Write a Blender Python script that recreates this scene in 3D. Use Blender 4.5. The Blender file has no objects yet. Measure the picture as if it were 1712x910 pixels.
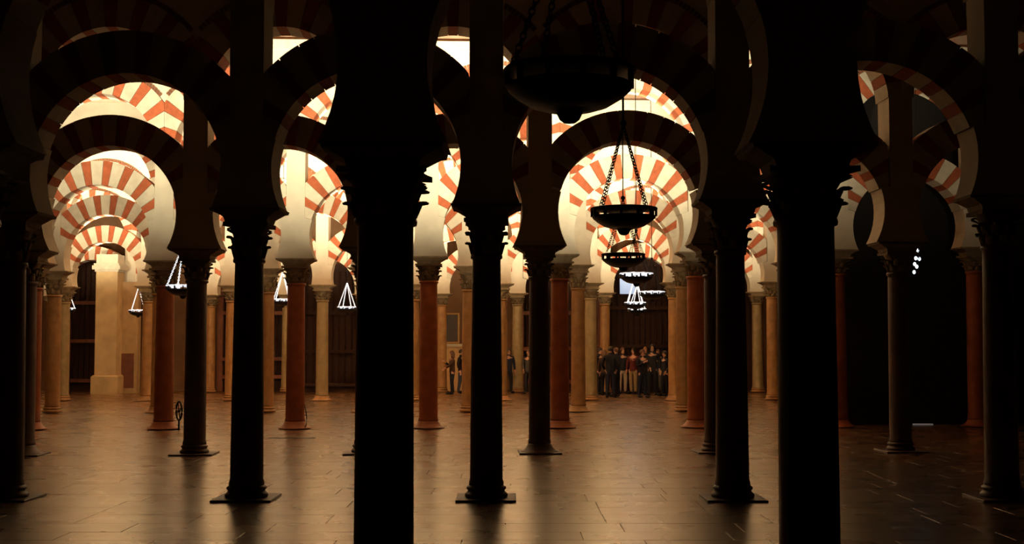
import bpy, bmesh, math, random
from mathutils import Vector, Matrix
random.seed(7)
S = bpy.context.scene
COL = S.collection
R = math.radians
# ---------------------------------------------------------------- camera, world, exposure
F_PX, W_PX, H_PX = 2075.0, 1712.0, 910.0
CAM_H, PITCH = 1.89, R(3.28)
cam = bpy.data.cameras.new('camera')
cam.sensor_fit = 'HORIZONTAL'; cam.sensor_width = 36.0; cam.lens = 36.0 * F_PX / W_PX
cam.clip_end = 200; cam.clip_start = 0.05
cam_o = bpy.data.objects.new('camera', cam); COL.objects.link(cam_o)
cam_o.location = (0, 0, CAM_H); cam_o.rotation_euler = (math.pi / 2 + PITCH, 0, 0)
S.camera = cam_o
w = bpy.data.worlds.new('night'); S.world = w; w.use_nodes = True
w.node_tree.nodes['Background'].inputs[0].default_value = (0.0035, 0.0025, 0.004, 1)
w.node_tree.nodes['Background'].inputs[1].default_value = 0.3
S.view_settings.view_transform = 'Standard'; S.view_settings.look = 'None'
S.view_settings.gamma = 1.0; S.view_settings.use_curve_mapping = False
S.view_settings.exposure = 0.0
LAMP_W = 560.0                       # watts of one floodlight
WARM = (1.0, 0.85, 0.57)

def ground(px, py):
    """floor point seen at a pixel of the photograph"""
    a = (px - W_PX / 2) / F_PX; b = (H_PX / 2 - py) / F_PX
    d = Vector((a, math.cos(PITCH) - b * math.sin(PITCH), math.sin(PITCH) + b * math.cos(PITCH)))
    t = -CAM_H / d.z
    return Vector((d.x * t, d.y * t, 0))
def xat(px, Y, z=0.0):
    """world X of an image column at depth Y and height z"""
    d = Y * math.cos(PITCH) + (z - CAM_H) * math.sin(PITCH)
    return (px - W_PX / 2) * d / F_PX
def zat(py, Y):
    return CAM_H + Y * math.tan(PITCH + math.atan((H_PX / 2 - py) / F_PX))

# ---------------------------------------------------------------- materials
MATS = {}
def mat(name, col, rough=0.8, var=0.25, scale=6.0, bump=0.15, metal=0.0, col2=None, emit=None, estr=0.0, spec=0.35, bscale=40.0):
    if name in MATS: return MATS[name]
    m = bpy.data.materials.new(name); m.use_nodes = True; MATS[name] = m
    nt = m.node_tree; b = nt.nodes['Principled BSDF']
    b.inputs['Roughness'].default_value = rough; b.inputs['Metallic'].default_value = metal
    b.inputs['Specular IOR Level'].default_value = spec
    tc = nt.nodes.new('ShaderNodeTexCoord'); oi = nt.nodes.new('ShaderNodeObjectInfo')
    n = nt.nodes.new('ShaderNodeTexNoise'); n.inputs['Scale'].default_value = scale; n.inputs['Detail'].default_value = 6
    add = nt.nodes.new('ShaderNodeVectorMath'); add.operation = 'MULTIPLY_ADD'
    nt.links.new(oi.outputs['Random'], add.inputs[0]); add.inputs[1].default_value = (37, 19, 53)
    nt.links.new(tc.outputs['Object'], add.inputs[2]); nt.links.new(add.outputs[0], n.inputs['Vector'])
    rmp = nt.nodes.new('ShaderNodeValToRGB')
    c2 = col2 or tuple(c * (1 - var) for c in col)
    rmp.color_ramp.elements[0].position = 0.3; rmp.color_ramp.elements[1].position = 0.68
    rmp.color_ramp.elements[0].color = (*c2, 1); rmp.color_ramp.elements[1].color = (*col, 1)
    nt.links.new(n.outputs['Fac'], rmp.inputs[0])
    hsv = nt.nodes.new('ShaderNodeHueSaturation')
    mr = nt.nodes.new('ShaderNodeMapRange'); mr.inputs[3].default_value = 1 - var * 0.6; mr.inputs[4].default_value = 1 + var * 0.25
    nt.links.new(oi.outputs['Random'], mr.inputs[0]); nt.links.new(mr.outputs[0], hsv.inputs['Value'])
    nt.links.new(rmp.outputs[0], hsv.inputs['Color']); nt.links.new(hsv.outputs[0], b.inputs['Base Color'])
    if bump:
        n2 = nt.nodes.new('ShaderNodeTexNoise'); n2.inputs['Scale'].default_value = bscale; n2.inputs['Detail'].default_value = 4
        nt.links.new(tc.outputs['Object'], n2.inputs['Vector'])
        bp = nt.nodes.new('ShaderNodeBump'); bp.inputs['Strength'].default_value = bump; bp.inputs['Distance'].default_value = 0.02
        nt.links.new(n2.outputs['Fac'], bp.inputs['Height']); nt.links.new(bp.outputs[0], b.inputs['Normal'])
    if emit:
        b.inputs['Emission Color'].default_value = (*emit, 1); b.inputs['Emission Strength'].default_value = estr
    return m
CREAM = mat('cream_stone', (0.62, 0.56, 0.43), 0.85, 0.22, 5)
PLASTER = mat('cream_plaster', (0.61, 0.56, 0.435), 0.9, 0.15, 2.5, 0.1)
MORTAR = mat('lime_mortar', (0.38, 0.30, 0.20), 0.95, 0.3, 20, 0.2)
RED = mat('red_brick', (0.42, 0.105, 0.04), 0.85, 0.3, 9, 0.3)
TRIM = mat('brown_brick', (0.25, 0.10, 0.05), 0.9, 0.4, 20, 0.4)
CAPM = mat('carved_stone', (0.30, 0.235, 0.145), 0.8, 0.35, 9, 0.2)
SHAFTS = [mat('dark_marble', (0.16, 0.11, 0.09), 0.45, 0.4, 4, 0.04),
          mat('red_marble', (0.42, 0.135, 0.05), 0.4, 0.35, 5, 0.04),
          mat('honey_marble', (0.36, 0.19, 0.07), 0.4, 0.35, 5, 0.04),
          mat('grey_marble', (0.32, 0.24, 0.12), 0.4, 0.3, 5, 0.04)]
WOOD = mat('painted_ceiling_wood', (0.27, 0.14, 0.07), 0.7, 0.3, 3, 0.1)
FRIEZE = mat('painted_frieze', (0.30, 0.23, 0.155), 0.8, 0.3, 4, 0.1, col2=(0.34, 0.17, 0.11))
DARKWOOD = mat('dark_carved_wood', (0.028, 0.010, 0.005), 0.7, 0.4, 7, 0.2, spec=0.1)
REDWOOD = mat('red_brown_panel', (0.16, 0.05, 0.022), 0.6, 0.4, 5, 0.2)
BACKWALL = mat('brown_wall', (0.20, 0.10, 0.045), 0.9, 0.35, 1.5, 0.1)
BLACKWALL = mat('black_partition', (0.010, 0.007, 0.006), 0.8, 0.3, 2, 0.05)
IRON = mat('black_iron', (0.015, 0.012, 0.011), 0.45, 0.3, 15, 0.1, metal=0.6)
BRASS = mat('pale_brass', (0.75, 0.72, 0.66), 0.25, 0.15, 15, 0.0, metal=1.0)
GLOW = mat('white_glow', (0.9, 0.9, 0.88), 0.3, 0.05, 5, 0, emit=(0.92, 0.95, 1.0), estr=0.9)
SPARK = mat('lit_glass_cup', (0.9, 0.95, 1.0), 0.2, 0.05, 5, 0, emit=(0.8, 0.92, 1.0), estr=1.6)
LENS = mat('floodlight_lens', (1, 0.9, 0.7), 0.3, 0.05, 5, 0, emit=WARM, estr=4.0)
PANE = mat('lit_window_pane', (0.4, 0.55, 0.8), 0.3, 0.1, 5, 0, emit=(0.36, 0.55, 0.95), estr=0.55)
GAP_GLOW = mat('door_gap_light', (0.5, 0.48, 0.46), 0.4, 0.1, 5, 0, emit=(0.9, 0.85, 0.85), estr=0.07)  # emission stands in for light coming through a door gap
GLINT = mat('white_glint', (0.8, 0.76, 0.72), 0.5, 0.1, 5, 0)  # pale colour paints the glints of lit plinth edges
CANVAS = mat('dark_canvas', (0.07, 0.03, 0.02), 0.5, 0.6, 3, 0, col2=(0.02, 0.012, 0.01))
GOLD = mat('gilt_frame', (0.45, 0.24, 0.07), 0.4, 0.2, 8, 0.1, metal=0.5)
SKIN = mat('skin', (0.55, 0.30, 0.20), 0.6, 0.1, 5, 0)

# floor stone: glossy worn slabs
def floor_mat():
    m = bpy.data.materials.new('worn_floor_stone'); m.use_nodes = True
    nt = m.node_tree; b = nt.nodes['Principled BSDF']
    geo = nt.nodes.new('ShaderNodeNewGeometry'); oi = nt.nodes.new('ShaderNodeObjectInfo')
    n = nt.nodes.new('ShaderNodeTexNoise'); n.inputs['Scale'].default_value = 0.9; n.inputs['Detail'].default_value = 4
    nt.links.new(geo.outputs['Position'], n.inputs['Vector'])
    r = nt.nodes.new('ShaderNodeValToRGB'); e = r.color_ramp.elements
    e[0].position = 0.25; e[0].color = (0.125, 0.066, 0.030, 1); e[1].position = 0.75; e[1].color = (0.19, 0.108, 0.053, 1)
    nt.links.new(n.outputs['Fac'], r.inputs[0])
    h = nt.nodes.new('ShaderNodeHueSaturation'); mr = nt.nodes.new('ShaderNodeMapRange')
    mr.inputs[3].default_value = 0.78; mr.inputs[4].default_value = 1.12
    nt.links.new(oi.outputs['Random'], mr.inputs[0]); nt.links.new(mr.outputs[0], h.inputs['Value'])
    nt.links.new(r.outputs[0], h.inputs['Color']); nt.links.new(h.outputs[0], b.inputs['Base Color'])
    n2 = nt.nodes.new('ShaderNodeTexNoise'); n2.inputs['Scale'].default_value = 1.2; n2.inputs['Detail'].default_value = 3
    nt.links.new(geo.outputs['Position'], n2.inputs['Vector'])
    mr2 = nt.nodes.new('ShaderNodeMapRange'); mr2.inputs[1].default_value = 0.3; mr2.inputs[2].default_value = 0.7
    mr2.inputs[3].default_value = 0.25; mr2.inputs[4].default_value = 0.31
    nt.links.new(n2.outputs['Fac'], mr2.inputs[0]); nt.links.new(mr2.outputs[0], b.inputs['Roughness'])
    b.inputs['Specular IOR Level'].default_value = 1.0
    b.inputs['Coat Weight'].default_value = 0.8; b.inputs['Coat Roughness'].default_value = 0.27; b.inputs['Coat IOR'].default_value = 1.6; b.inputs['Coat Tint'].default_value = (1, .86, .68, 1)
    bp = nt.nodes.new('ShaderNodeBump'); bp.inputs['Strength'].default_value = 0.006; bp.inputs['Distance'].default_value = 0.02
    n3 = nt.nodes.new('ShaderNodeTexNoise'); n3.inputs['Scale'].default_value = 2.5; n3.inputs['Detail'].default_value = 3
    nt.links.new(geo.outputs['Position'], n3.inputs['Vector'])
    nt.links.new(n3.outputs['Fac'], bp.inputs['Height']); nt.links.new(bp.outputs[0], b.inputs['Normal'])
    return m
FLOOR = floor_mat()

# ---------------------------------------------------------------- mesh helpers
class MB:
    def __init__(s): s.v = []; s.f = []; s.sm = []
    def add(s, vs, fs, smooth=False):
        o = len(s.v); s.v += [tuple(v) for v in vs]
        for f in fs: s.f.append(tuple(i + o for i in f)); s.sm.append(smooth)
        return s
    def box(s, x0, x1, y0, y1, z0, z1):
        return s.add([(x0,y0,z0),(x1,y0,z0),(x1,y1,z0),(x0,y1,z0),(x0,y0,z1),(x1,y0,z1),(x1,y1,z1),(x0,y1,z1)],
                     [(3,2,1,0),(4,5,6,7),(0,1,5,4),(1,2,6,5),(2,3,7,6),(3,0,4,7)])
    def bbox(s, x0, x1, y0, y1, z0, z1, b):
        """box with a chamfered top edge"""
        return s.add([(x0,y0,z0),(x1,y0,z0),(x1,y1,z0),(x0,y1,z0),(x0,y0,z1-b),(x1,y0,z1-b),(x1,y1,z1-b),(x0,y1,z1-b),
                      (x0+b,y0+b,z1),(x1-b,y0+b,z1),(x1-b,y1-b,z1),(x0+b,y1-b,z1)],
                     [(3,2,1,0),(0,1,5,4),(1,2,6,5),(2,3,7,6),(3,0,4,7),(4,5,9,8),(5,6,10,9),(6,7,11,10),(7,4,8,11),(8,9,10,11)])
    def prism(s, pts, y0, y1):
        """outline in XZ pulled through depth Y"""
        n = len(pts); vs = [(x, y0, z) for x, z in pts] + [(x, y1, z) for x, z in pts]
        fs = [tuple(range(n)), tuple(range(2*n-1, n-1, -1))] + [((i+1) % n, i, i+n, (i+1) % n + n) for i in range(n)]
        return s.add(vs, fs)
    def lathe(s, prof, seg=28, smooth=True, c=(0, 0, 0)):
        vs = []; fs = []; k = len(prof)
        for i in range(seg):
            a = 2*math.pi*i/seg
            for r, z in prof: vs.append((c[0]+r*math.cos(a), c[1]+r*math.sin(a), c[2]+z))
        for i in range(seg):
            j = (i+1) % seg
            for q in range(k-1): fs.append((i*k+q, j*k+q, j*k+q+1, i*k+q+1))
        s.add(vs, fs, smooth)
        if prof[0][0] > 1e-4: s.add([vs[i*k] for i in range(seg)], [tuple(range(seg-1, -1, -1))])
        if prof[-1][0] > 1e-4: s.add([vs[i*k+k-1] for i in range(seg)], [tuple(range(seg))])
        return s
    def tube(s, pts, r, seg=6, closed=False):
        pts = [Vector(p) for p in pts]; n = len(pts); vs = []; fs = []
        for i, p in enumerate(pts):
            if closed: d = pts[(i+1) % n] - pts[i-1]
            else: d = pts[min(i+1, n-1)] - pts[max(i-1, 0)]
            d.normalize(); u = d.cross(Vector((0, 0, 1)))
            if u.length < 1e-3: u = d.cross(Vector((1, 0, 0)))
            u.normalize(); v = d.cross(u)
            rr = r[i] if isinstance(r, (list, tuple)) else r
            for k in range(seg):
                a = 2*math.pi*k/seg; vs.append(p + u*math.cos(a)*rr + v*math.sin(a)*rr)
        for i in range(n if closed else n-1):
            j = (i+1) % n
            for k in range(seg): fs.append((i*seg+k, i*seg+(k+1) % seg, j*seg+(k+1) % seg, j*seg+k))
        s.add(vs, fs, True)
        if not closed: s.add(vs[:seg], [tuple(range(seg))]); s.add(vs[-seg:], [tuple(range(seg-1, -1, -1))])
        return s
    def sphere(s, c, r, seg=12, rings=8, sq=(1, 1, 1)):
        prof = [(max(r*math.sin(math.pi*i/rings), 1e-5), -r*math.cos(math.pi*i/rings)) for i in range(rings+1)]
        t = MB().lathe(prof, seg); return s.add([(c[0]+x*sq[0], c[1]+y*sq[1], c[2]+z*sq[2]) for x, y, z in t.v], t.f, True)
    def mesh(s, name, m):
        me = bpy.data.meshes.new(name); me.from_pydata(s.v, [], s.f)
        me.polygons.foreach_set('use_smooth', s.sm)
        bm = bmesh.new(); bm.from_mesh(me); bmesh.ops.remove_doubles(bm, verts=bm.verts, dist=1e-5)
        bmesh.ops.recalc_face_normals(bm, faces=bm.faces); bm.to_mesh(me); bm.free()
        if m: me.materials.append(m)
        return me
def inst(name, me, parent=None, loc=(0,0,0), rot=(0,0,0), sc=(1,1,1), m=None):
    o = bpy.data.objects.new(name, me); COL.objects.link(o)
    o.parent = parent; o.location = loc; o.rotation_euler = rot; o.scale = sc
    if m is not None:
        o.material_slots[0].link = 'OBJECT'; o.material_slots[0].material = m
    return o
def obj(name, mb, m, parent=None, **k): return inst(name, mb.mesh(name, m), parent, **k)
def tag(o, label, cat, group=None):
    o['label'] = label; o['category'] = cat
    if group: o['group'] = group
    return o
def thing(name, label, cat, loc=(0,0,0), rz=0.0, group=None):
    return tag(inst(name, None, None, loc, (0, 0, rz)), label, cat, group)
def struct(o): o['kind'] = 'structure'; return o
ORD = ['first', 'second', 'third', 'fourth', 'fifth', 'sixth', 'seventh', 'eighth', 'ninth', 'tenth', 'eleventh', 'twelfth']

# ---------------------------------------------------------------- shell of the hall
YB = 50.0; XL, XR, YN = -24.0, 22.0, -6.0; ZC = 9.35
floor = struct(obj('floor', MB().box(XL, XR, YN, YB+2, -0.3, -0.012), FLOOR))
# paving slabs: single pieces where they show, one joined field farther off
def slab_rows():
    y = 10.2; row = 0
    while y < 46:
        dep = random.choice((0.52, 0.6, 0.66, 0.58)) if y < 20 else 0.62
        yield row, y, dep
        y += dep; row += 1
LENS_SLAB = (0.95, 1.2, 1.45, 1.75)
far = MB(); slab_cache = {}
for row, y, dep in slab_rows():
    half = 0.43 * (y + dep) + 0.4
    x = -half - random.random() * 0.8
    while x < half:
        L = random.choice(LENS_SLAB); g = 0.005; b = 0.0012
        if y < 19.5:
            key = (L, dep)
            if key not in slab_cache:
                slab_cache[key] = MB().bbox(-L/2+g, L/2-g, -dep/2+g, dep/2-g, -0.06, 0, b).mesh('paving_slab', FLOOR)
            inst('paving_slab', slab_cache[key], floor, (x+L/2, y+dep/2, random.uniform(-0.0012, 0.0)),
                 (random.uniform(-0.0006, 0.0006), random.uniform(-0.0006, 0.0006), 0))
        else:
            far.bbox(x+g, x+L-g, y+g, y+dep-g, -0.06, random.uniform(-0.002, 0.0), b)
        x += L
o = obj('paving', far, FLOOR, floor); o['kind'] = 'stuff'
struct(obj('ceiling', MB().box(XL, XR, YN, YB+2, ZC, ZC+0.2), WOOD))
struct(obj('wall_left', MB().box(XL-0.3, XL, YN, YB+2, 0, ZC), BACKWALL))
struct(obj('wall_right', MB().box(XR, XR+0.3, YN, YB+2, 0, ZC), BACKWALL))
struct(obj('wall_near', MB().box(XL, XR, YN-0.3, YN, 0, ZC), BACKWALL))
wall_back = struct(obj('wall_back', MB().box(XL, XR, YB, YB+0.3, 0, ZC), BACKWALL))

# ---------------------------------------------------------------- arcades
RI, RO = 1.19, 1.72            # lower ring
UI, UO = 1.29, 1.84            # upper ring
DEP = 0.26                     # half depth of rings
NV = 17; A0 = R(17)
def wedge(a0, a1, ri, ro, half, d, xlim):
    pts = []; k = 3
    for i in range(k+1):
        a = a0 + (a1-a0)*i/k; pts.append((ri*math.cos(a), ri*math.sin(a)))
    outer = []
    for i in range(k+1):
        a = a1 + (a0-a1)*i/k; c = abs(math.cos(a))
        rr = min(ro, xlim/c) if c > 1e-3 else ro
        outer.append((rr*math.cos(a), rr*math.sin(a)))
    return MB().prism([(x, z) for x, z in pts+outer][::-1], -d, d)
def ring_meshes(n, a0, ri, ro, d, xlim, tagname):
    res = []; wr, ww = 0.83, 1.17
    tot = sum(wr if i % 2 else ww for i in range(n)); a = a0; step = (math.pi-2*a0)/tot; gap = 0.0035
    for i in range(n):
        b = a + step*(wr if i % 2 else ww)
        dd = d + (0.0 if i % 2 else 0.006)
        res.append((i % 2, wedge(a+gap, b-gap, ri, ro, None, dd, xlim).mesh('red_voussoir' if i % 2 else 'cream_voussoir', RED if i % 2 else CREAM)))
        a = b
    return res
LOW = ring_meshes(NV, A0, RI, RO, DEP, 1.5-0.2, 'l')
UPP = ring_meshes(19, R(1), UI, UO, DEP+0.06, 1.497, 'u')
def core_mesh(a0, ri, ro, d, xlim):
    t = MB(); n = 40; vs = []; fs = []
    for i in range(n+1):
        a = a0 + (math.pi-2*a0)*i/n; c = abs(math.cos(a)); rr = min(ro, xlim/c) if c > 1e-3 else ro
        for r, y in ((ri, -d), (rr, -d), (rr, d), (ri, d)): vs.append((r*math.cos(a), y, r*math.sin(a)))
    for i in range(n):
        for k in range(4): fs.append((i*4+k, i*4+(k+1) % 4, i*4+4+(k+1) % 4, i*4+4+k))
    fs += [(0, 1, 2, 3), tuple(range(n*4, n*4+4))[::-1]]
    return t.add(vs, fs).mesh('mortar_bed', MORTAR)
LOWC = core_mesh(A0+R(.3), RI+.02, RO-.02, DEP-.02, 1.29)
UPPC = core_mesh(R(1.4), UI+.02, UO-.02, DEP+.04, 1.48)
# thin brick course over the upper ring
tm = MB()
for i in range(46):
    a = R(36) + (math.pi-R(72))*i/46; b = a + (math.pi-R(72))/46*0.8
    c = max(abs(math.cos(a)), abs(math.cos(b)))
    if (UO+0.09)*c > 1.497: continue
    tm.prism([(r*math.cos(t), r*math.sin(t)) for r, t in ((UO, a), (UO+0.085, a), (UO+0.085, b), (UO, b))], -(DEP+0.085), DEP+0.085)
TRIMM = tm.mesh('brick_trim', TRIM)

# the arcades were built from reused columns: heights drift along each row
DRIFT = {'A': (0, 0), 'B': (.03, .017), 'C': (0.01, .013), 'D': (.11, .02), 'E': (.05, .015), 'F': (0, .008), 'G': (0, .006)}
def drift(row, x):
    a, b = DRIFT[row.name]; return a + b*x
class Row: pass
def make_row(name, cols, zc, zs, zt, zu, shaft_mats, phrase, look, rb=0.2, rt=0.172, bell=False, detail=False):
    r = Row(); r.name = name; r.cols = cols; r.zc = zc; r.zs = zs; r.zt = zt; r.zu = zu
    r.mats = shaft_mats; r.phrase = phrase; r.look = look; r.rb = rb; r.rt = rt; r.bell = bell; r.detail = detail
    return r
def rowpts(pxs, yl, yr):
    """columns of one arcade: image columns at the base; depth runs from yl (left) to yr (right)"""
    out = []
    for p in pxs:
        Y = yl + (yr-yl) * min(max(p/1712, -0.2), 1.2)
        out.append((xat(p, Y), Y))
    return out
DK, RD, HN, GR = SHAFTS
ROWS = [
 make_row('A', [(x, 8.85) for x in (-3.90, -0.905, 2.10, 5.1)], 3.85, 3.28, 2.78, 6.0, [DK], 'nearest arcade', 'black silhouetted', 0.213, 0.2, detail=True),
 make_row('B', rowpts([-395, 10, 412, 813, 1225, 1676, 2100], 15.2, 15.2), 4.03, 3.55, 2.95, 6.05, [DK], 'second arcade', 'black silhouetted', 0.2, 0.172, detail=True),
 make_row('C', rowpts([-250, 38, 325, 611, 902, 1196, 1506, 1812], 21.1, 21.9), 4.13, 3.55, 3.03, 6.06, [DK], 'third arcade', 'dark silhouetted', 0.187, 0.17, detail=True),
 make_row('D', rowpts([-170, 50, 273, 493, 716, 936, 1165, 1402, 1635, 1870], 27.2, 28.3), 4.24, 3.74, 3.2, 6.15, [RD], 'fourth arcade', 'red-brown', 0.21, 0.19),
 make_row('E', rowpts([-95, 87, 264, 445, 607, 784, 967, 1143, 1322], 33.6, 34.9), 4.30, 3.97, 3.33, 6.2, [HN], 'fifth arcade', 'honey-brown', 0.2, 0.18),
 make_row('F', rowpts([-50, 104, 246, 386, 538, 690, 838, 988, 1128, 1293, 1450], 40.6, 41.4), 4.12, 3.85, 3.35, 6.1, [HN, GR, HN, HN, GR, HN, HN, GR, HN, HN], 'sixth arcade', 'golden lit', 0.205, 0.185),
 make_row('G', rowpts([-45, 88, 218, 350, 479, 607, 738, 865, 1012, 1136, 1267, 1400], 47.6, 47.9), 3.98, 3.8, 3.38, 6.0, [HN, GR, HN], 'farthest arcade', 'golden', 0.205, 0.185),
]
# ---- column pieces
def shaft_mesh(h, rb, rt, m):
    prof = [(rb*1.06, 0.0), (rb*1.06, 0.04), (rb, 0.07)]
    for i in range(1, 9):
        t = i/8; prof.append((rb + (rt-rb)*t**1.3, 0.07 + (h-0.17)*t))
    prof += [(rt*1.0, h-0.06), (rt*1.12, h-0.05), (rt*1.14, h-0.025), (rt*1.1, h)]
    return MB().lathe(prof, 28).mesh('shaft', m)
def base_mesh(h, r, m):
    p = [(r*1.22, 0), (r*1.3, h*.12), (r*1.3, h*.3), (r*1.2, h*.42), (r*1.12, h*.52), (r*1.12, h*.62), (r*1.2, h*.7), (r*1.2, h*.85), (r*1.08, h*.95), (r*1.06, h)]
    return MB().lathe(p, 28).mesh('base', m)
def bell_base(h, r, m):
    p = [(r*1.75, 0), (r*1.72, h*.1), (r*1.5, h*.16), (r*1.42, h*.3), (r*1.25, h*.5), (r*1.12, h*.8), (r*1.06, h)]
    return MB().lathe(p, 28).mesh('base', m)
BELL = MB().lathe([(0.172, 0), (0.178, .05), (0.172, .3), (0.19, .6), (0.235, .85), (0.25, .9)], 24)
ABAC = MB()
_ab = []
for q in range(4):
    for i in range(7):
        t = -1 + 2*i/6; x = 0.27*t; y = -(0.27 - 0.045*(1-t*t))
        a = q*math.pi/2; _ab.append((x*math.cos(a)-y*math.sin(a), x*math.sin(a)+y*math.cos(a)))
def _abac(z0, z1):
    n = len(_ab); return MB().add([(x, y, z0) for x, y in _ab]+[(x, y, z1) for x, y in _ab],
        [tuple(range(n))[::-1], tuple(range(n, 2*n))]+[(i, (i+1) % n, (i+1) % n+n, i+n) for i in range(n)])
def leaf(z0, z1, r0, out, wid):
    """curled acanthus leaf in the +X direction"""
    secs = [(r0, z0, wid*.8), (r0+.02, z0+(z1-z0)*.45, wid), (r0+.035, z0+(z1-z0)*.8, wid*.9), (r0+out*.75, z1, wid*.6), (r0+out, z1-.035, wid*.35), (r0+out*.9, z1-.075, wid*.15)]
    vs = []; fs = []
    for r, z, hw in secs:
        vs += [(r-.012, -hw, z-.01), (r+.012, -hw*.5, z), (r+.024, 0, z+.004), (r+.012, hw*.5, z), (r-.012, hw, z-.01), (r-.03, 0, z-.012)]
    for i in range(len(secs)-1):
        for k in range(6): fs.append((i*6+k, i*6+(k+1) % 6, i*6+6+(k+1) % 6, i*6+6+k))
    fs += [tuple(range(6)), tuple(range(len(secs)*6-6, len(secs)*6))[::-1]]
    return MB().add(vs, fs, True)
def volute():
    p = []
    for i in range(15):
        t = i/14; a = -0.6 + t*4.6; rr = 0.05*(1-.65*t); p.append((0.255+rr*math.cos(a), 0, 0.8+rr*math.sin(a)))
    return MB().tube([(0.19, 0, .55), (0.215, 0, .68)]+p, [0.02]*2+[0.026]*15, 6)
LEAF1 = leaf(0.0, 0.36, 0.17, 0.075, 0.06); LEAF2 = leaf(0.28, 0.64, 0.175, 0.09, 0.06); VOL = volute()
def capital_core(m):
    t = MB(); t.add(BELL.v, BELL.f, True); a = _abac(.88, 1.0); t.add(a.v, a.f); return t
CORE_ME = capital_core(CAPM).mesh('capital', CAPM)
LEAF1_ME, LEAF2_ME, VOL_ME = LEAF1.mesh('acanthus_leaf', CAPM), LEAF2.mesh('acanthus_leaf', CAPM), VOL.mesh('volute', CAPM)
def rotz(mb, a):
    c, s = math.cos(a), math.sin(a); return [(x*c-y*s, x*s+y*c, z) for x, y, z in mb.v]
full = capital_core(CAPM)
for i in range(8):
    full.add(rotz(LEAF1, i*math.pi/4), LEAF1.f, True); full.add(rotz(LEAF2, (i+.5)*math.pi/4), LEAF2.f, True)
for i in range(4): full.add(rotz(VOL, (i+.5)*math.pi/2), VOL.f, True)
FULL_ME = full.mesh('capital', CAPM)
PLINTH_ME = MB().bbox(-.36, .36, -.36, .36, -0.01, .028, .006).mesh('plinth', SHAFTS[0])
def impost_mesh(h):
    t = MB(); lv = [(0, .25, .24), (h*.35, .27, .25), (h*.75, .38, .29), (h*.8, .42, .31), (h, .43, .31)]
    vs = []; fs = []
    for z, a, b in lv: vs += [(-a, -b, z), (a, -b, z), (a, b, z), (-a, b, z)]
    for i in range(len(lv)-1):
        for k in range(4): fs.append((i*4+k, i*4+(k+1) % 4, i*4+4+(k+1) % 4, i*4+4+k))
    fs += [(3, 2, 1, 0), tuple(range(len(vs)-4, len(vs)))]
    return MB().add(vs, fs).mesh('impost', CAPM)
def springer_mesh(zs, zc, zu):
    """pier over a column: follows the two neighbouring horseshoes, then rises narrow to the upper arches"""
    a_s = -math.asin(min((zc-zs)/RI, 0.6)); pts = []
    for i in range(9):
        a = a_s + (A0-a_s)*i/8; pts.append((1.5-RI*math.cos(a), zc-zs+RI*math.sin(a)))
    px = 0.205; dx = 1.5-px
    pts.append((px, zc-zs+dx*math.tan(A0))); pts.append((px, zu-zs+0.03))
    left = [(-x, z) for x, z in reversed(pts)]
    return MB().prism((pts+left)[::-1], -0.285, 0.285).mesh('springer_pier', PLASTER)
def visible_order(row):
    return [c for c in row.cols if -30 < W_PX/2 + F_PX*c[0]/c[1] < W_PX+30]
LIGHT_POS = []
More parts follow.
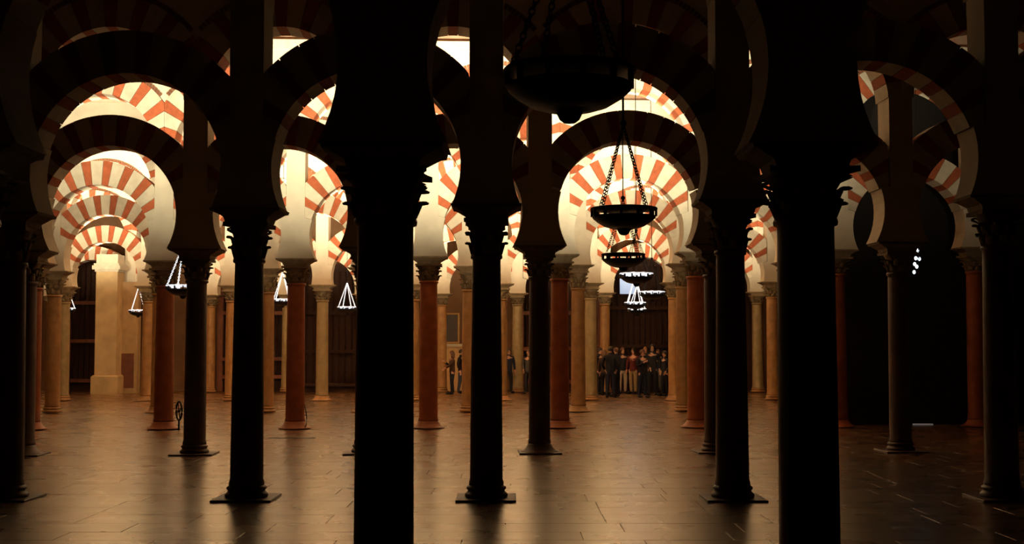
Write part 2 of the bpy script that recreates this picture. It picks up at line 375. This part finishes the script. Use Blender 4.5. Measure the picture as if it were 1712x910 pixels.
for row in ROWS:
    vis = visible_order(row); xs = [c[0] for c in vis]
    hb = 0.17 if not row.bell else 0.2
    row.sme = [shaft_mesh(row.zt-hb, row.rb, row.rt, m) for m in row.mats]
    row.bme = base_mesh(hb-0.02, row.rb, row.mats[0]); row.belm = bell_base(hb-0.02, row.rb, row.mats[0])
    capz = (row.zs-row.zt); imp = min(0.17, capz*0.32) if row.name != 'D' else 0.17; caph = capz-imp
    ime = impost_mesh(imp); pme = springer_mesh(row.zs, row.zc, row.zu)
    row.rots = []
    for i, (x, y) in enumerate(row.cols):
        j = min(max(i, 0), len(row.cols)-2); a = row.cols[j]; b = row.cols[j+1]
        rz = math.atan2(b[1]-a[1], b[0]-a[0])
        if x in xs:
            k = xs.index(x)
            where = 'leftmost' if k == 0 else ('rightmost' if k == len(xs)-1 else ORD[k]+' from the left')
            lab = f'{row.look} marble column with carved capital, {where} in the {row.phrase}'
        else:
            lab = f'{row.look} marble column past the {"left" if x < 0 else "right"} edge of the {row.phrase}'
        t = thing('marble_column', lab, 'column', (x, y, 0), rz, f'columns of the {row.phrase}')
        if row.name in 'ABC': inst('plinth', PLINTH_ME, t)
        flared = (row.name == 'C' and i in (1, 4)) or (row.name == 'D') or (row.name in 'EF' and i % 2 == 0)
        inst('base', row.belm if flared else row.bme, t, (0, 0, 0.02))
        dz = drift(row, x); hs = row.zt-hb
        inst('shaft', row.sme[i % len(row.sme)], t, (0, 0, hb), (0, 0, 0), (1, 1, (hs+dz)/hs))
        k_ = (row.rt/0.172)
        if row.detail:
            c = inst('capital', CORE_ME, t, (0, 0, row.zt+dz), (0, 0, 0), (k_, k_, caph))
            for q in range(8):
                inst('acanthus_leaf', LEAF1_ME, c, rot=(0, 0, q*math.pi/4)); inst('acanthus_leaf', LEAF2_ME, c, rot=(0, 0, (q+.5)*math.pi/4))
            for q in range(4): inst('volute', VOL_ME, c, rot=(0, 0, (q+.5)*math.pi/2))
        else:
            inst('capital', FULL_ME, t, (0, 0, row.zt+dz), (0, 0, 0), (k_, k_, caph))
        inst('impost', ime, t, (0, 0, row.zt+caph+dz))
        inst('springer_pier', pme, t, (0, 0, row.zs+dz))
    # arches
    n = len(row.cols)-1
    mids = [((row.cols[i][0]+row.cols[i+1][0])/2, (row.cols[i][1]+row.cols[i+1][1])/2) for i in range(n)]
    visb = [i for i, (x, y) in enumerate(mids) if -60 < W_PX/2+F_PX*x/y < W_PX+60]
    wallm = MB(); friez = MB(); corn = MB()
    for i in range(n):
        a, b = Vector(row.cols[i]+(0,)), Vector(row.cols[i+1]+(0,)); mid = (a+b)/2; d = b-a; k = d.length/3.0; rz = math.atan2(d.y, d.x)
        if i in visb:
            q = visb.index(i); where = 'leftmost' if q == 0 else ('rightmost' if q == len(visb)-1 else ORD[q]+' from the left')
        else: where = f'past the {"left" if mid.x < 0 else "right"} edge'
        dz = drift(row, mid.x) + (.04 if row.name == 'C' and i == 4 else 0)
        for kind, zz, ms, up in (('horseshoe_arch', row.zc, LOW, 0), ('round_arch', row.zu, UPP, 1)):
            lab = (f'lower horseshoe arch of red and cream voussoirs, {where} in the {row.phrase}' if not up else
                   f'upper round arch of red and cream voussoirs, {where} in the {row.phrase}')
            t = thing(kind, lab, 'arch', (mid.x, mid.y, zz+dz), rz, f'{"upper" if up else "lower"} arches of the {row.phrase}')
            t.scale = (k, 1, 1); t.rotation_euler = (0, -math.atan(DRIFT[row.name][1]), rz)
            for red, me in ms: inst('red_voussoir' if red else 'cream_voussoir', me, t)
            inst('mortar_bed', UPPC if up else LOWC, t)
            if up:
                o = inst('brick_trim', TRIMM, t); o['kind'] = 'stuff'
        # spandrel wall, cornice and frieze above the upper arch, in row coordinates
        M_ = Matrix.Translation(mid) @ Matrix.Rotation(rz, 4, 'Z') @ Matrix.Diagonal((k, 1, 1, 1))
        st = 24; low = []
        for q in range(st+1):
            x = -1.5+3.0*q/st; low.append((x, row.zu+dz-.01+x*DRIFT[row.name][1]+math.sqrt(max((UO)**2-x*x, 0))))
        dd = DEP+0.05
        pr = MB().prism([(1.5, 8.42), (-1.5, 8.42)][::-1][::-1] + low, -dd, dd)
        wallm.add([M_ @ Vector(v) for v in pr.v], pr.f)
        for z0, z1, ex in ((8.42, 8.5, .05), (8.5, 8.6, .1)):
            pr = MB().box(-1.5, 1.5, -dd-ex, dd+ex, z0, z1); corn.add([M_ @ Vector(v) for v in pr.v], pr.f)
        pr = MB().box(-1.5, 1.5, -dd, dd, 8.6, ZC); friez.add([M_ @ Vector(v) for v in pr.v], pr.f)
    num = ROWS.index(row)+1
    wo = struct(obj(f'wall_arcade_{num}', wallm, PLASTER)); obj('cornice', corn, CREAM, wo); obj('frieze', friez, FRIEZE, wo)
# ceiling beams across each aisle
ceil = bpy.data.objects['ceiling']
bm_ = MB().box(-0.12, 0.12, -3.0, 3.0, -0.18, 0.0).mesh('ceiling_beam', WOOD)
for a, b in zip(ROWS[:-1], ROWS[1:]):
    ym = (a.cols[2][1]+b.cols[2][1])/2
    for i in range(15): inst('ceiling_beam', bm_, ceil, (-13.5+1.9*i, ym, ZC))

# ---------------------------------------------------------------- floodlights on the arcade piers
LENS_ME = MB().box(-.11, .11, -.005, .005, -.075, .075).mesh('lens', LENS)
HOUS_ME = MB().bbox(-.13, .13, -.09, .09, -.11, 0, .02).mesh('housing', IRON)
BRK_ME = MB().box(-.02, .02, -.13, 0.0, -.02, .02).mesh('bracket', IRON)
def flood(x, y, z, power, tilt, yaw, label, spread=R(140)):
    """uplight on the far face of a pier; tilt = elevation of the beam"""
    t = thing('floodlight', label, 'floodlight', (x, y, z), yaw, 'uplights on the arcade piers')
    h = inst('housing', HOUS_ME, t, (0, 0.13, 0), (-(math.pi/2-tilt), 0, 0))
    inst('lens', LENS_ME, h, (0, 0, 0.006), (math.pi/2, 0, 0))
    inst('bracket', BRK_ME, t, (0, 0.125, -0.02))
    L = bpy.data.lights.new('floodlight_beam', 'AREA'); L.shape = 'RECTANGLE'; L.size = 0.24; L.size_y = 0.16
    L.energy = power; L.color = WARM; L.spread = spread
    lo = bpy.data.objects.new('floodlight_beam', L); COL.objects.link(lo); lo.parent = h
    lo.location = (0, 0, 0.03); lo.rotation_euler = (math.pi, 0, 0)
def flood_row(row, idx, powers, tilt, z, spread):
    for i in idx:
        p = powers.get(i, powers.get('d', 1.0)) if isinstance(powers, dict) else powers
        if p <= 0: continue
        x, y = row.cols[i]
        flood(x, y+0.285, z, LAMP_W*p, tilt, 0.0, f'small black floodlight on the far side of column {ORD[i]} in the {row.phrase}', spread)
RA, RB_, RC, RD_, RE, RF, RG = ROWS
flood_row(RC, range(0, 8), {0: .27, 1: .26, 2: .38, 3: .5, 4: .7, 5: .5, 6: .06, 7: .03}, R(42), 4.05, R(94))
flood_row(RD_, range(0, 7), {'d': .75, 0: .35, 1: .25, 2: .28}, R(68), 4.2, R(140))
flood_row(RE, range(0, 8), {'d': 1.3}, R(66), 4.25, R(140))
flood_row(RF, range(0, 10), {'d': 1.05}, R(66), 4.1, R(140))

# ---------------------------------------------------------------- dark partition closing the aisle on the right
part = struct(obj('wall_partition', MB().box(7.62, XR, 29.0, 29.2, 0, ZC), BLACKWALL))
tag(obj('door_gap_glow', MB().bbox(-.23, .23, -.03, .03, 0, .03, .006), GAP_GLOW, loc=(xat(1543, 28.85), 28.85, 0)),  # light under a door, put in as a faintly glowing bar
    'short pale grey glowing strip for light under a door at the foot of the dark partition', 'strip')
for px, py, rz, lab in ((1629, 836, -0.5, 'pale tape mark painted on the dark floor beside the rightmost near column'),
                        (1476, 757, -0.4, 'small pale tape mark painted at the foot of the dim column right of the thick pillar')):
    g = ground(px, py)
    tag(obj('floor_glint', MB().bbox(-.075, .075, -.018, .018, 0, .006, .002), GLINT, loc=(g.x, g.y, 0), rot=(0, 0, rz)), lab, 'glint')  # thin pale bars painted as glints off the column plinths
g = ground(488, 733)
tag(obj('floor_strip', MB().bbox(-.47, .47, -.05, .05, -.005, .008, .003), IRON, loc=(g.x, g.y, 0)),  # thin dark strip laid across the floor
    'thin dark strip set in the floor before a red-brown column', 'floor strip')

# ---------------------------------------------------------------- hanging bowl lamps
def lamp_meshes(metal, ringm, chainm, thick):
    d = {}
    d['bowl'] = MB().lathe([(.001, 0), (.03, .004), (.05, .02), (.062, .045), (.07, .06), (.13, .068), (.2, .09), (.265, .13), (.305, .165), (.32, .19), (.31, .192), (.29, .165), (.25, .14), (.18, .1), (.001, .085)], 36).mesh('bowl', metal)
    d['rim_ring'] = MB().lathe([(.318, .25), (.33, .252), (.335, .262), (.33, .272), (.318, .275), (.306, .27), (.306, .252), (.318, .25)], 40).mesh('rim_ring', ringm)
    p = MB()
    for i in range(12):
        a = 2*math.pi*(i+.3)/12; x, y = .318*math.cos(a), .318*math.sin(a); p.box(x-.012, x+.012, y-.012, y+.012, .2, .24)
    d['post'] = MB().box(-.012, .012, -.012, .012, 0, .066).mesh('gallery_post', metal)
    d['cup'] = MB().lathe([(.001, 0), (.03, .005), (.042, .04), (.04, .075), (.034, .076), (.03, .02), (.001, .015)], 12).mesh('glass_cup', ringm)
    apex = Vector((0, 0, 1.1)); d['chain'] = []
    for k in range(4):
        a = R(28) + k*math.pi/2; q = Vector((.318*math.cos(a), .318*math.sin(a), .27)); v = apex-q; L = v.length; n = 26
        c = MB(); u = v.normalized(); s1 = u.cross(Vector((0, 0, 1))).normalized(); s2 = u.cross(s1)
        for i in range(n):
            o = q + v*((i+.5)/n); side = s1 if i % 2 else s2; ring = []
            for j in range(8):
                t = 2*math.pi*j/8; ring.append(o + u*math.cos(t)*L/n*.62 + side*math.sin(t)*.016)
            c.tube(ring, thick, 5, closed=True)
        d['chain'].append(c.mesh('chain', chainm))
    h = MB(); h.sphere((0, 0, 1.12), .035, 10, 6); d['hook'] = h.mesh('hook', metal)
    return d
DARKL = lamp_meshes(IRON, IRON, IRON, .005); LITL = lamp_meshes(IRON, GLOW, GLOW, .006); RIML = lamp_meshes(IRON, GLOW, IRON, .005)  # LITL chains emit: their white gleam is put into the material
ROD = {}
def lamp(px, Y, zb, lit, label, rz=0.0):
    m = (DARKL, LITL, RIML)[lit]
    t = thing('hanging_lamp', label, 'lamp', (xat(px, Y, zb+.2), Y, zb), rz, 'bowl lamps hanging in the aisles')
    inst('bowl', m['bowl'], t); inst('rim_ring', m['rim_ring'], t); inst('hook', m['hook'], t)
    for i in range(12):
        a = 2*math.pi*(i+.3)/12; inst('gallery_post', m['post'], t, (.318*math.cos(a), .318*math.sin(a), .187), (0, 0, a))
    for i in range(6 if lit else 0):
        a = 2*math.pi*(i+.1)/6; inst('glass_cup', m['cup'], t, (.2*math.cos(a), .2*math.sin(a), .21 if lit else .2))
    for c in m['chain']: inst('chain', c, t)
    obj('cord', MB().tube([(0, 0, 1.14), (0, 0, ZC-zb)], .009, 6), IRON, t)
lamp(952, 6.15, 2.985, 0, 'large black bowl lamp hanging nearest, top of the centre aisle')
lamp(1043, 12.25, 2.955, 0, 'black bowl lamp on four chains, second in the centre aisle', 0.2)
lamp(1042, 18.7, 2.965, 0, 'smaller black bowl lamp, third in the centre aisle', 0.1)
lamp(1064, 24.5, 3.0, 2, 'bowl lamp with white lit rim, fourth in the centre aisle')
lamp(1090, 32.0, 2.95, 2, 'bowl lamp with white lit rim, set right of the others in the centre aisle', .3)
lamp(1062, 38.0, 2.87, 1, 'small lit bowl lamp above the crowd, sixth in the centre aisle', .15)
lamp(1065, 44.2, 2.85, 1, 'smallest lit bowl lamp directly over the crowd, farthest in the centre aisle', .5)
lamp(306, 24.5, 2.76, 1, 'lit bowl lamp with white chains beside the leftmost thick dark silhouetted column', .1)
lamp(472, 37.6, 2.95, 1, 'lit bowl lamp with white chains left of the red-brown column', .35)
lamp(580, 42.5, 2.86, 1, 'lit bowl lamp with white chains left of the widest black column', .1)
lamp(110, 44.0, 2.86, 1, 'small lit bowl lamp half hidden at the dark chapel screen, far left', .2)
lamp(231, 44.3, 2.8, 1, 'small lit bowl lamp right of the pale square pillar', .6)
# cluster of glass cups glinting in the dark aisle on the right
t = thing('glass_lamp', 'cluster of small glowing glass cups hanging in the dark on the right', 'lamp', (xat(1532, 26.0, 3.6), 26.0, zat(458, 26.0)))
obj('stem', MB().tube([(0.05, 0, .02), (0.05, 0, ZC-zat(458, 26.0))], .006, 6), IRON, t)
for px, py in ((1535, 419), (1531, 432), (1538, 433), (1528, 442), (1532.5, 446), (1529, 455)):
    dx = xat(px, 26.0, 3.6)-xat(1532, 26.0, 3.6); dz = zat(py, 26.0)-zat(458, 26.0)
    inst('glass_cup', MB().sphere((0, 0, 0), .034, 10, 6, (1, 1, 1.25)).mesh('glass_cup', SPARK), t, (dx, random.uniform(-.05, .05), dz))
    obj('arm', MB().tube([(dx, 0, dz), (0.05, 0, dz+.05)], .005, 5), IRON, t)

# ---------------------------------------------------------------- things at the column feet
x0, y0 = RD_.cols[2]
t = thing('iron_wheel', 'small dark spoked iron wheel standing against a red-brown column', 'wheel', (x0+.42, y0-.3, 0), R(-58))
ring = [(.2*math.cos(a), 0, .42+.2*math.sin(a)) for a in [2*math.pi*i/28 for i in range(28)]]
obj('tyre', MB().tube(ring, .022, 8, closed=True), IRON, t)
obj('hub', MB().sphere((0, 0, .42), .035, 10, 6), IRON, t)
for i in range(4):
    a = .4+i*math.pi/2; obj('spoke', MB().tube([(0, 0, .42), (.19*math.cos(a), 0, .42+.19*math.sin(a))], .012, 6), IRON, t)
obj('stand', MB().tube([(0, 0, .22), (0, 0, .1), (0, 0, 0.0)], .02, 6), IRON, t)
x0, y0 = RD_.cols[3]
tag(obj('cable_loop', MB().tube([(.2, 0, .55), (.235, 0, .42), (.26, 0, .25), (.25, 0, .1), (.2, 0, .02), (.16, -.05, .012)], .012, 6), IRON, loc=(x0+.03, y0-.18, 0)),
    'thin dark cable looping down beside the red-brown column base', 'cable')

# ---------------------------------------------------------------- chapel front behind the farthest arcade
def screen(i, label, h, bars, mt, rail_zs):
    a, b = RG.cols[i], RG.cols[i+1]; wd = b[0]-a[0]-.3
    t = thing('chapel_screen', label, 'screen', ((a[0]+b[0])/2, 48.75, 0), 0, 'wooden screens closing the chapels')
    obj('backing', MB().box(-wd/2, wd/2, .1, .14, 0, h), DARKWOOD, t)
    for sx in (-1, 1): obj('jamb', MB().box(sx*wd/2-.1, sx*wd/2+.1, -.08, .12, 0, h), mt, t)
    for z in rail_zs: obj('rail', MB().box(-wd/2, wd/2, -.06, .1, z, z+.14), mt, t)
    for k in range(bars):
        x = -wd/2+.2+(wd-.4)*k/(bars-1)
        prof = [(.022, 0), (.03, .2), (.018, .45), (.036, .6), (.018, .75), (.03, 1.0), (.018, 1.3), (.036, 1.5), (.022, 1.7)]
        for z0, z1 in zip(rail_zs[:-1], rail_zs[1:]):
            sc = (z1-z0-.14)/1.7
            inst('baluster', BAL, t, (x, 0, z0+.14), (0, 0, 0), (1, 1, sc))
BAL = MB().lathe([(.022, 0), (.03, .2), (.018, .45), (.036, .6), (.018, .75), (.03, 1.0), (.018, 1.3), (.036, 1.5), (.022, 1.7)], 8).mesh('baluster', DARKWOOD)
screen(1, 'tall dark lattice screen beside the pale square pillar, far left', 5.4, 12, REDWOOD, [.35, 1.9, 3.4, 5.1])
screen(3, 'dark chapel screen seen left of the second red-brown column', 4.9, 10, REDWOOD, [.5, 1.2, 3.0, 4.6])
screen(4, 'dark chapel screen seen left of the widest black column', 5.0, 10, DARKWOOD, [.2, 1.5, 3.0, 4.7])
screen(7, 'dark chapel screen seen between the two middle silhouetted columns', 5.0, 10, REDWOOD, [.3, 1.6, 3.0, 4.7])
screen(8, 'dark chapel screen behind the crowd of visitors', 5.2, 11, DARKWOOD, [.3, 1.7, 3.2, 4.9])
screen(9, 'dark chapel screen right of the crowd', 5.0, 10, DARKWOOD, [.3, 1.7, 3.2, 4.7])
# lit bluish window in the dark chapel over the crowd
zw = zat(479, 48.6); xw = xat(1049, 48.6, zw)
t = struct(inst('window_1', None, None, (xw, 48.6, zw)))
obj('pane', MB().box(-.3, .3, 0, .02, -.3, .3), PANE, t)
obj('window_frame', MB().box(-.34, -.3, -.02, .03, -.34, .34).box(.3, .34, -.02, .03, -.34, .34).box(-.3, .3, -.02, .03, .3, .34).box(-.3, .3, -.02, .03, -.34, -.3), DARKWOOD, t)
# pale square pillar and its side pilaster
Yp = 46.6; xp = xat(182.5, Yp, 2)
t = thing('square_pillar', 'pale square stone pillar with moulded cap beside the dark lattice screen', 'pillar', (xp, Yp, 0))
PILLAR = mat('tan_pillar_stone', (.52, .38, .2), .85, .25, 2)
obj('plinth', MB().bbox(-.5, .5, -.5, .5, 0, .7, .06), PILLAR, t)
obj('pillar_shaft', MB().box(-.4, .4, -.4, .4, .7, 4.55), PILLAR, t)
obj('moulded_cap', MB().box(-.44, .44, -.44, .44, 4.55, 4.63).box(-.52, .52, -.52, .52, 4.63, 4.78).box(-.47, .47, -.47, .47, 4.78, 4.86).box(-.4, .4, -.4, .4, 4.86, 5.2), CREAM, t)
xp2 = xat(216, 47.0, 2)
t = thing('wall_pilaster', 'tan stone pilaster with a dark niche panel right of the pale square pillar', 'pilaster', (xp2, 47.05, 0))
obj('pilaster_body', MB().box(-.36, .36, -.2, .2, 0, 4.2), mat('tan_stone', (.42, .28, .14), .85, .3, 4), t)
obj('niche_panel', MB().box(-.24, .24, -.235, -.19, .2, 1.5), REDWOOD, t)
# painting and altar in the bay left of the visitors
zp = zat(549, 49.9); xa = xat(753, 49.9, zp)
t = thing('framed_painting', 'dark painting in a gilt frame on the far wall above the altar', 'painting', (xa, 49.97, zp))
obj('canvas', MB().box(-.3, .3, -.04, 0, -.55, .55), CANVAS, t)
obj('frame', MB().box(-.36, -.3, -.07, 0, -.61, .61).box(.3, .36, -.07, 0, -.61, .61).box(-.3, .3, -.07, 0, .55, .61).box(-.3, .3, -.07, 0, -.61, -.55), GOLD, t)
t = thing('altar', 'tan stone altar block against the far wall under the painting', 'altar', (xa, 49.5, 0))
obj('body', MB().box(-.7, .7, -.35, .35, 0, 1.75), mat('tan_plaster', (.55, .36, .17), .85, .2, 4), t)
obj('top_slab', MB().bbox(-.78, .78, -.42, .42, 1.75, 1.86, .02), CREAM, t)

# ---------------------------------------------------------------- visitors
def skin_mesh(name, nodes, edges, m, sub=1):
    me = bpy.data.meshes.new(name); me.from_pydata([n[0] for n in nodes], edges, [])
    o = bpy.data.objects.new(name, me); COL.objects.link(o)
    md = o.modifiers.new('skin', 'SKIN'); md.use_smooth_shade = True; md.branch_smoothing = 0.4
    for i, n in enumerate(nodes):
        sv = me.skin_vertices[0].data[i]; r = n[1]; sv.radius = r if isinstance(r, tuple) else (r, r); sv.use_root = (i == 0)
    sd = o.modifiers.new('sub', 'SUBSURF'); sd.levels = sub; sd.render_levels = sub
    bpy.context.view_layer.update()
    dg = bpy.context.evaluated_depsgraph_get(); res = bpy.data.meshes.new_from_object(o.evaluated_get(dg))
    bpy.data.objects.remove(o); res.name = name; res.materials.clear(); res.materials.append(m); res.polygons.foreach_set('use_smooth', [True]*len(res.polygons))
    return res
# the figure faces -Y; heights for a 1.72 m adult
def arm(side, pose):
    s = side
    sh = Vector((.19*s, 0, 1.40))
    if pose == 'down': el, wr = Vector((.25*s, .03, 1.12)), Vector((.25*s, -.05, .87))
    elif pose == 'phone': el, wr = Vector((.24*s, -.04, 1.13)), Vector((.10*s, -.27, 1.27))
    elif pose == 'fold': el, wr = Vector((.25*s, -.02, 1.12)), Vector((-.02*s, -.19, 1.14))
    elif pose == 'pocket': el, wr = Vector((.30*s, .06, 1.14)), Vector((.20*s, -.06, .94))
    else: el, wr = Vector((.24*s, -.12, 1.18)), Vector((.14*s, -.3, 1.05))
    return sh, el, wr
def figure(pl, pr, stride):
    lh, rh = arm(1, pl), arm(-1, pr)
    st = stride
    leg = {}
    for s in (1, -1):
        f = st*s
        leg[s] = [Vector((.095*s, 0, .9)), Vector((.105*s, -.02-f*.5, .5)), Vector((.11*s, .02-f, .1)), Vector((.125*s, -.03-f, .045)), Vector((.135*s, -.15-f, .035))]
    N = []; E = []
    def nd(p, r): N.append((tuple(p), r)); return len(N)-1
    def ch(a, lst):
        for p, r in lst: b = nd(p, r); E.append((a, b)); a = b
        return a
    pel = nd((0, 0, .96), (.155, .11)); wa = ch(pel, [((0, 0, 1.12), (.135, .095)), ((0, .01, 1.3), (.16, .105))])
    nk = ch(wa, [((0, .01, 1.43), (.1, .075)), ((0, 0, 1.5), .052)])
    hd = ch(nk, [((0, -.02, 1.57), (.066, .08)), ((0, -.015, 1.64), (.076, .096)), ((0, -.005, 1.7), (.05, .065))])
    ch(len(N)-2, [((0, -.118, 1.61), .013)])                       # nose
    for s, (sh, el, wr) in ((1, lh), (-1, rh)):
        a = ch(wa, [(sh, .058), (el, .043), (wr, .03)])
        d = (wr-el).normalized(); u = Vector((0, 0, 1)) if abs(d.z) < .7 else Vector((0, -1, 0)); sd = d.cross(u).normalized(); u = sd.cross(d)
        pm = ch(a, [(wr+d*.07, (.034, .02))])
        for k, (off, ln) in enumerate(((-.027, .06), (-.009, .075), (.009, .07), (.026, .055))):
            ch(pm, [(wr+d*.10+u*off, .0095), (wr+d*(.10+ln*.55)+u*off-sd*.01*s, .009), (wr+d*(.10+ln)+u*off-sd*.03*s, .0075)])
        ch(a, [(wr+d*.045+u*.04, .011), (wr+d*.08+u*.058-sd*.012*s, .009)])
    for s in (1, -1): ch(pel, [(leg[s][0], .085), (leg[s][1], .062), (leg[s][2], .042), (leg[s][3], .032), (leg[s][4], .02)])
    body = skin_mesh('body', N, E, SKIN)
    # jacket
    N.clear(); E.clear()
    p = nd((0, .0, .80), (.185, .14)); wa = ch(p, [((0, 0, .95), (.18, .135)), ((0, 0, 1.12), (.16, .12)), ((0, .01, 1.3), (.185, .125))]); ch(wa, [((0, .012, 1.43), (.115, .09)), ((0, .008, 1.495), (.076, .072)), ((0, .006, 1.54), (.074, .072))])
    for s, (sh, el, wr) in ((1, lh), (-1, rh)): ch(wa, [(sh, .078), (el, .06), (wr-(wr-el).normalized()*.01, .045)])
    jacket = skin_mesh('jacket', N, E, SKIN)
    N.clear(); E.clear()
    p = nd((0, 0, .95), (.165, .12)); ch(p, [((0, 0, 1.05), (.14, .1))])
    for s in (1, -1): ch(p, [(leg[s][0]+Vector((0, 0, -.05)), .105), (leg[s][1], .08), (leg[s][2]+Vector((0, 0, -.05)), .062)])
    trousers = skin_mesh('trousers', N, E, SKIN)
    sh = MB()
    for s in (1, -1):
        a, b = leg[s][3], leg[s][4]; q = (a+b)/2
        sh.sphere((q.x, q.y-.01, .045), .1, 10, 6, (.58, 1.5, .55))
    shoes = sh.mesh('shoes', SKIN)
    return dict(body=body, jacket=jacket, trousers=trousers, shoes=shoes)
HAIR = {}
def hair_mesh(long):
    t = MB(); vs = []; n = 14; rings = 7; fs = []
    for i in range(rings+1):
        ph = math.pi*.66*i/rings
        for k in range(n):
            a = 2*math.pi*k/n; fr = max(0, -math.sin(a)); p2 = ph*(1-.42*fr)
            z = 1.645+.108*math.cos(p2); r = math.sin(p2)
            drop = -(.16 if long else 0)*(1-fr)*(i/rings)**2
            vs.append((.094*r*math.cos(a), -.006+.115*r*math.sin(a), z+drop))
    for i in range(rings):
        for k in range(n): fs.append((i*n+k, i*n+(k+1) % n, i*n+n+(k+1) % n, i*n+n+k))
    return t.add(vs, fs, True).mesh('hair', SKIN)
HAIR = [hair_mesh(0), hair_mesh(1)]
EYES = MB().sphere((.03, -.098, 1.632), .011, 8, 5).sphere((-.03, -.098, 1.632), .011, 8, 5).mesh('eyes', mat('eye_dark', (.02, .015, .012), .3, .1, 5, 0))
FIGS = [figure('down', 'down', .02), figure('phone', 'down', .06), figure('fold', 'fold', .0), figure('pocket', 'pocket', -.05), figure('reach', 'phone', .05)]
CL = {k: mat('cloth_'+k, c, .9, .2, 10, .2, spec=.15) for k, c in dict(black=(.012, .011, .014), navy=(.015, .018, .035), brown=(.05, .025, .015), wine=(.10, .018, .015), grey=(.06, .055, .055),
      khaki=(.32, .23, .12), white=(.5, .42, .33), denim=(.04, .05, .09)).items()}
HR = [mat('hair_dark', (.02, .012, .008), .6, .3, 20, .1), mat('hair_brown', (.09, .04, .018), .6, .3, 20, .1), mat('hair_fair', (.25, .13, .05), .6, .3, 20, .1)]
PHONE = MB().bbox(-.036, .036, -.005, .005, -.07, .07, .002).mesh('phone', IRON)
def person(px, py, rot, fig, h, jk, tr, hr, lng, label, bag=None):
    g = ground(px, py); sc = h/1.75; f = FIGS[fig]
    t = thing('person', label, 'person', (g.x, g.y, 0), rot, 'visitors standing before the chapels'); t.scale = (sc, sc, sc)
    inst('body', f['body'], t); inst('jacket', f['jacket'], t, m=CL[jk]); inst('trousers', f['trousers'], t, m=CL[tr])
    inst('shoes', f['shoes'], t, m=CL['black']); inst('hair', HAIR[lng], t, m=HR[hr]); inst('eyes', EYES, t)
    return t
def held(px, py, rot, h, label):
    """a phone in the raised left hand of a figure"""
    g = ground(px, py); sc = h/1.75; p = Matrix.Rotation(rot, 3, 'Z') @ (Vector((.05, -.40, 1.38))*sc)
    tag(inst('phone', PHONE, None, (g.x+p.x, g.y+p.y, p.z), (R(15), 0, rot)), label, 'phone')
pi = math.pi
person(1003, 659.5, 0.9, 3, 1.72, 'black', 'black', 0, 0, 'person in black jacket at the left end of the crowd')
person(1011, 661, 2.6, 0, 1.64, 'brown', 'black', 1, 1, 'person with long hair in brown coat, second from left in the crowd')
person(1021, 665, 2.9, 3, 1.78, 'black', 'navy', 0, 0, 'person in black at the front left of the crowd, back turned')
person(1031, 664, -2.2, 2, 1.74, 'navy', 'black', 1, 0, 'person in navy with folded arms at the front left of the crowd')
person(1041, 657.8, 0.3, 0, 1.74, 'black', 'white', 1, 0, 'person in black jacket and pale trousers in the crowd')
person(1059, 658.5, -0.5, 1, 1.72, 'wine', 'khaki', 0, 1, 'person in dark red jacket and khaki trousers mid crowd')
person(1074, 665, 0.5, 4, 1.68, 'black', 'navy', 1, 0, 'person in black reaching forward at the front of the crowd')
person(1079, 656.6, 0.1, 2, 1.76, 'brown', 'black', 2, 1, 'fair-haired person in brown behind the front right of the crowd')
person(1091, 660.5, -0.2, 0, 1.86, 'black', 'black', 0, 0, 'tallest person in black at the back right of the crowd')
person(1101, 655.9, -0.7, 1, 1.66, 'navy', 'grey', 1, 1, 'person in navy holding a phone, second from right in the crowd')
person(1112, 662, -1.2, 3, 1.62, 'black', 'black', 0, 0, 'short person in black at the right end of the crowd')
held(1100.3, 656.5, -0.7, 1.66, 'dark phone held up by a person at the right of the crowd')
person(756, 659.5, -1.3, 4, 1.62, 'brown', 'black', 1, 1, 'person in brown coat standing apart, left of the middle black column')
person(771, 657.5, 1.2, 1, 1.66, 'black', 'denim', 0, 0, 'person in black facing the brown-coated person by the middle black column')
person(850, 657.5, 0.4, 0, 1.7, 'navy', 'black', 0, 0, 'person in navy half hidden right of the middle black column')
person(884, 659, -0.6, 3, 1.66, 'grey', 'black', 1, 0, 'person in grey half hidden beside the slender black column')
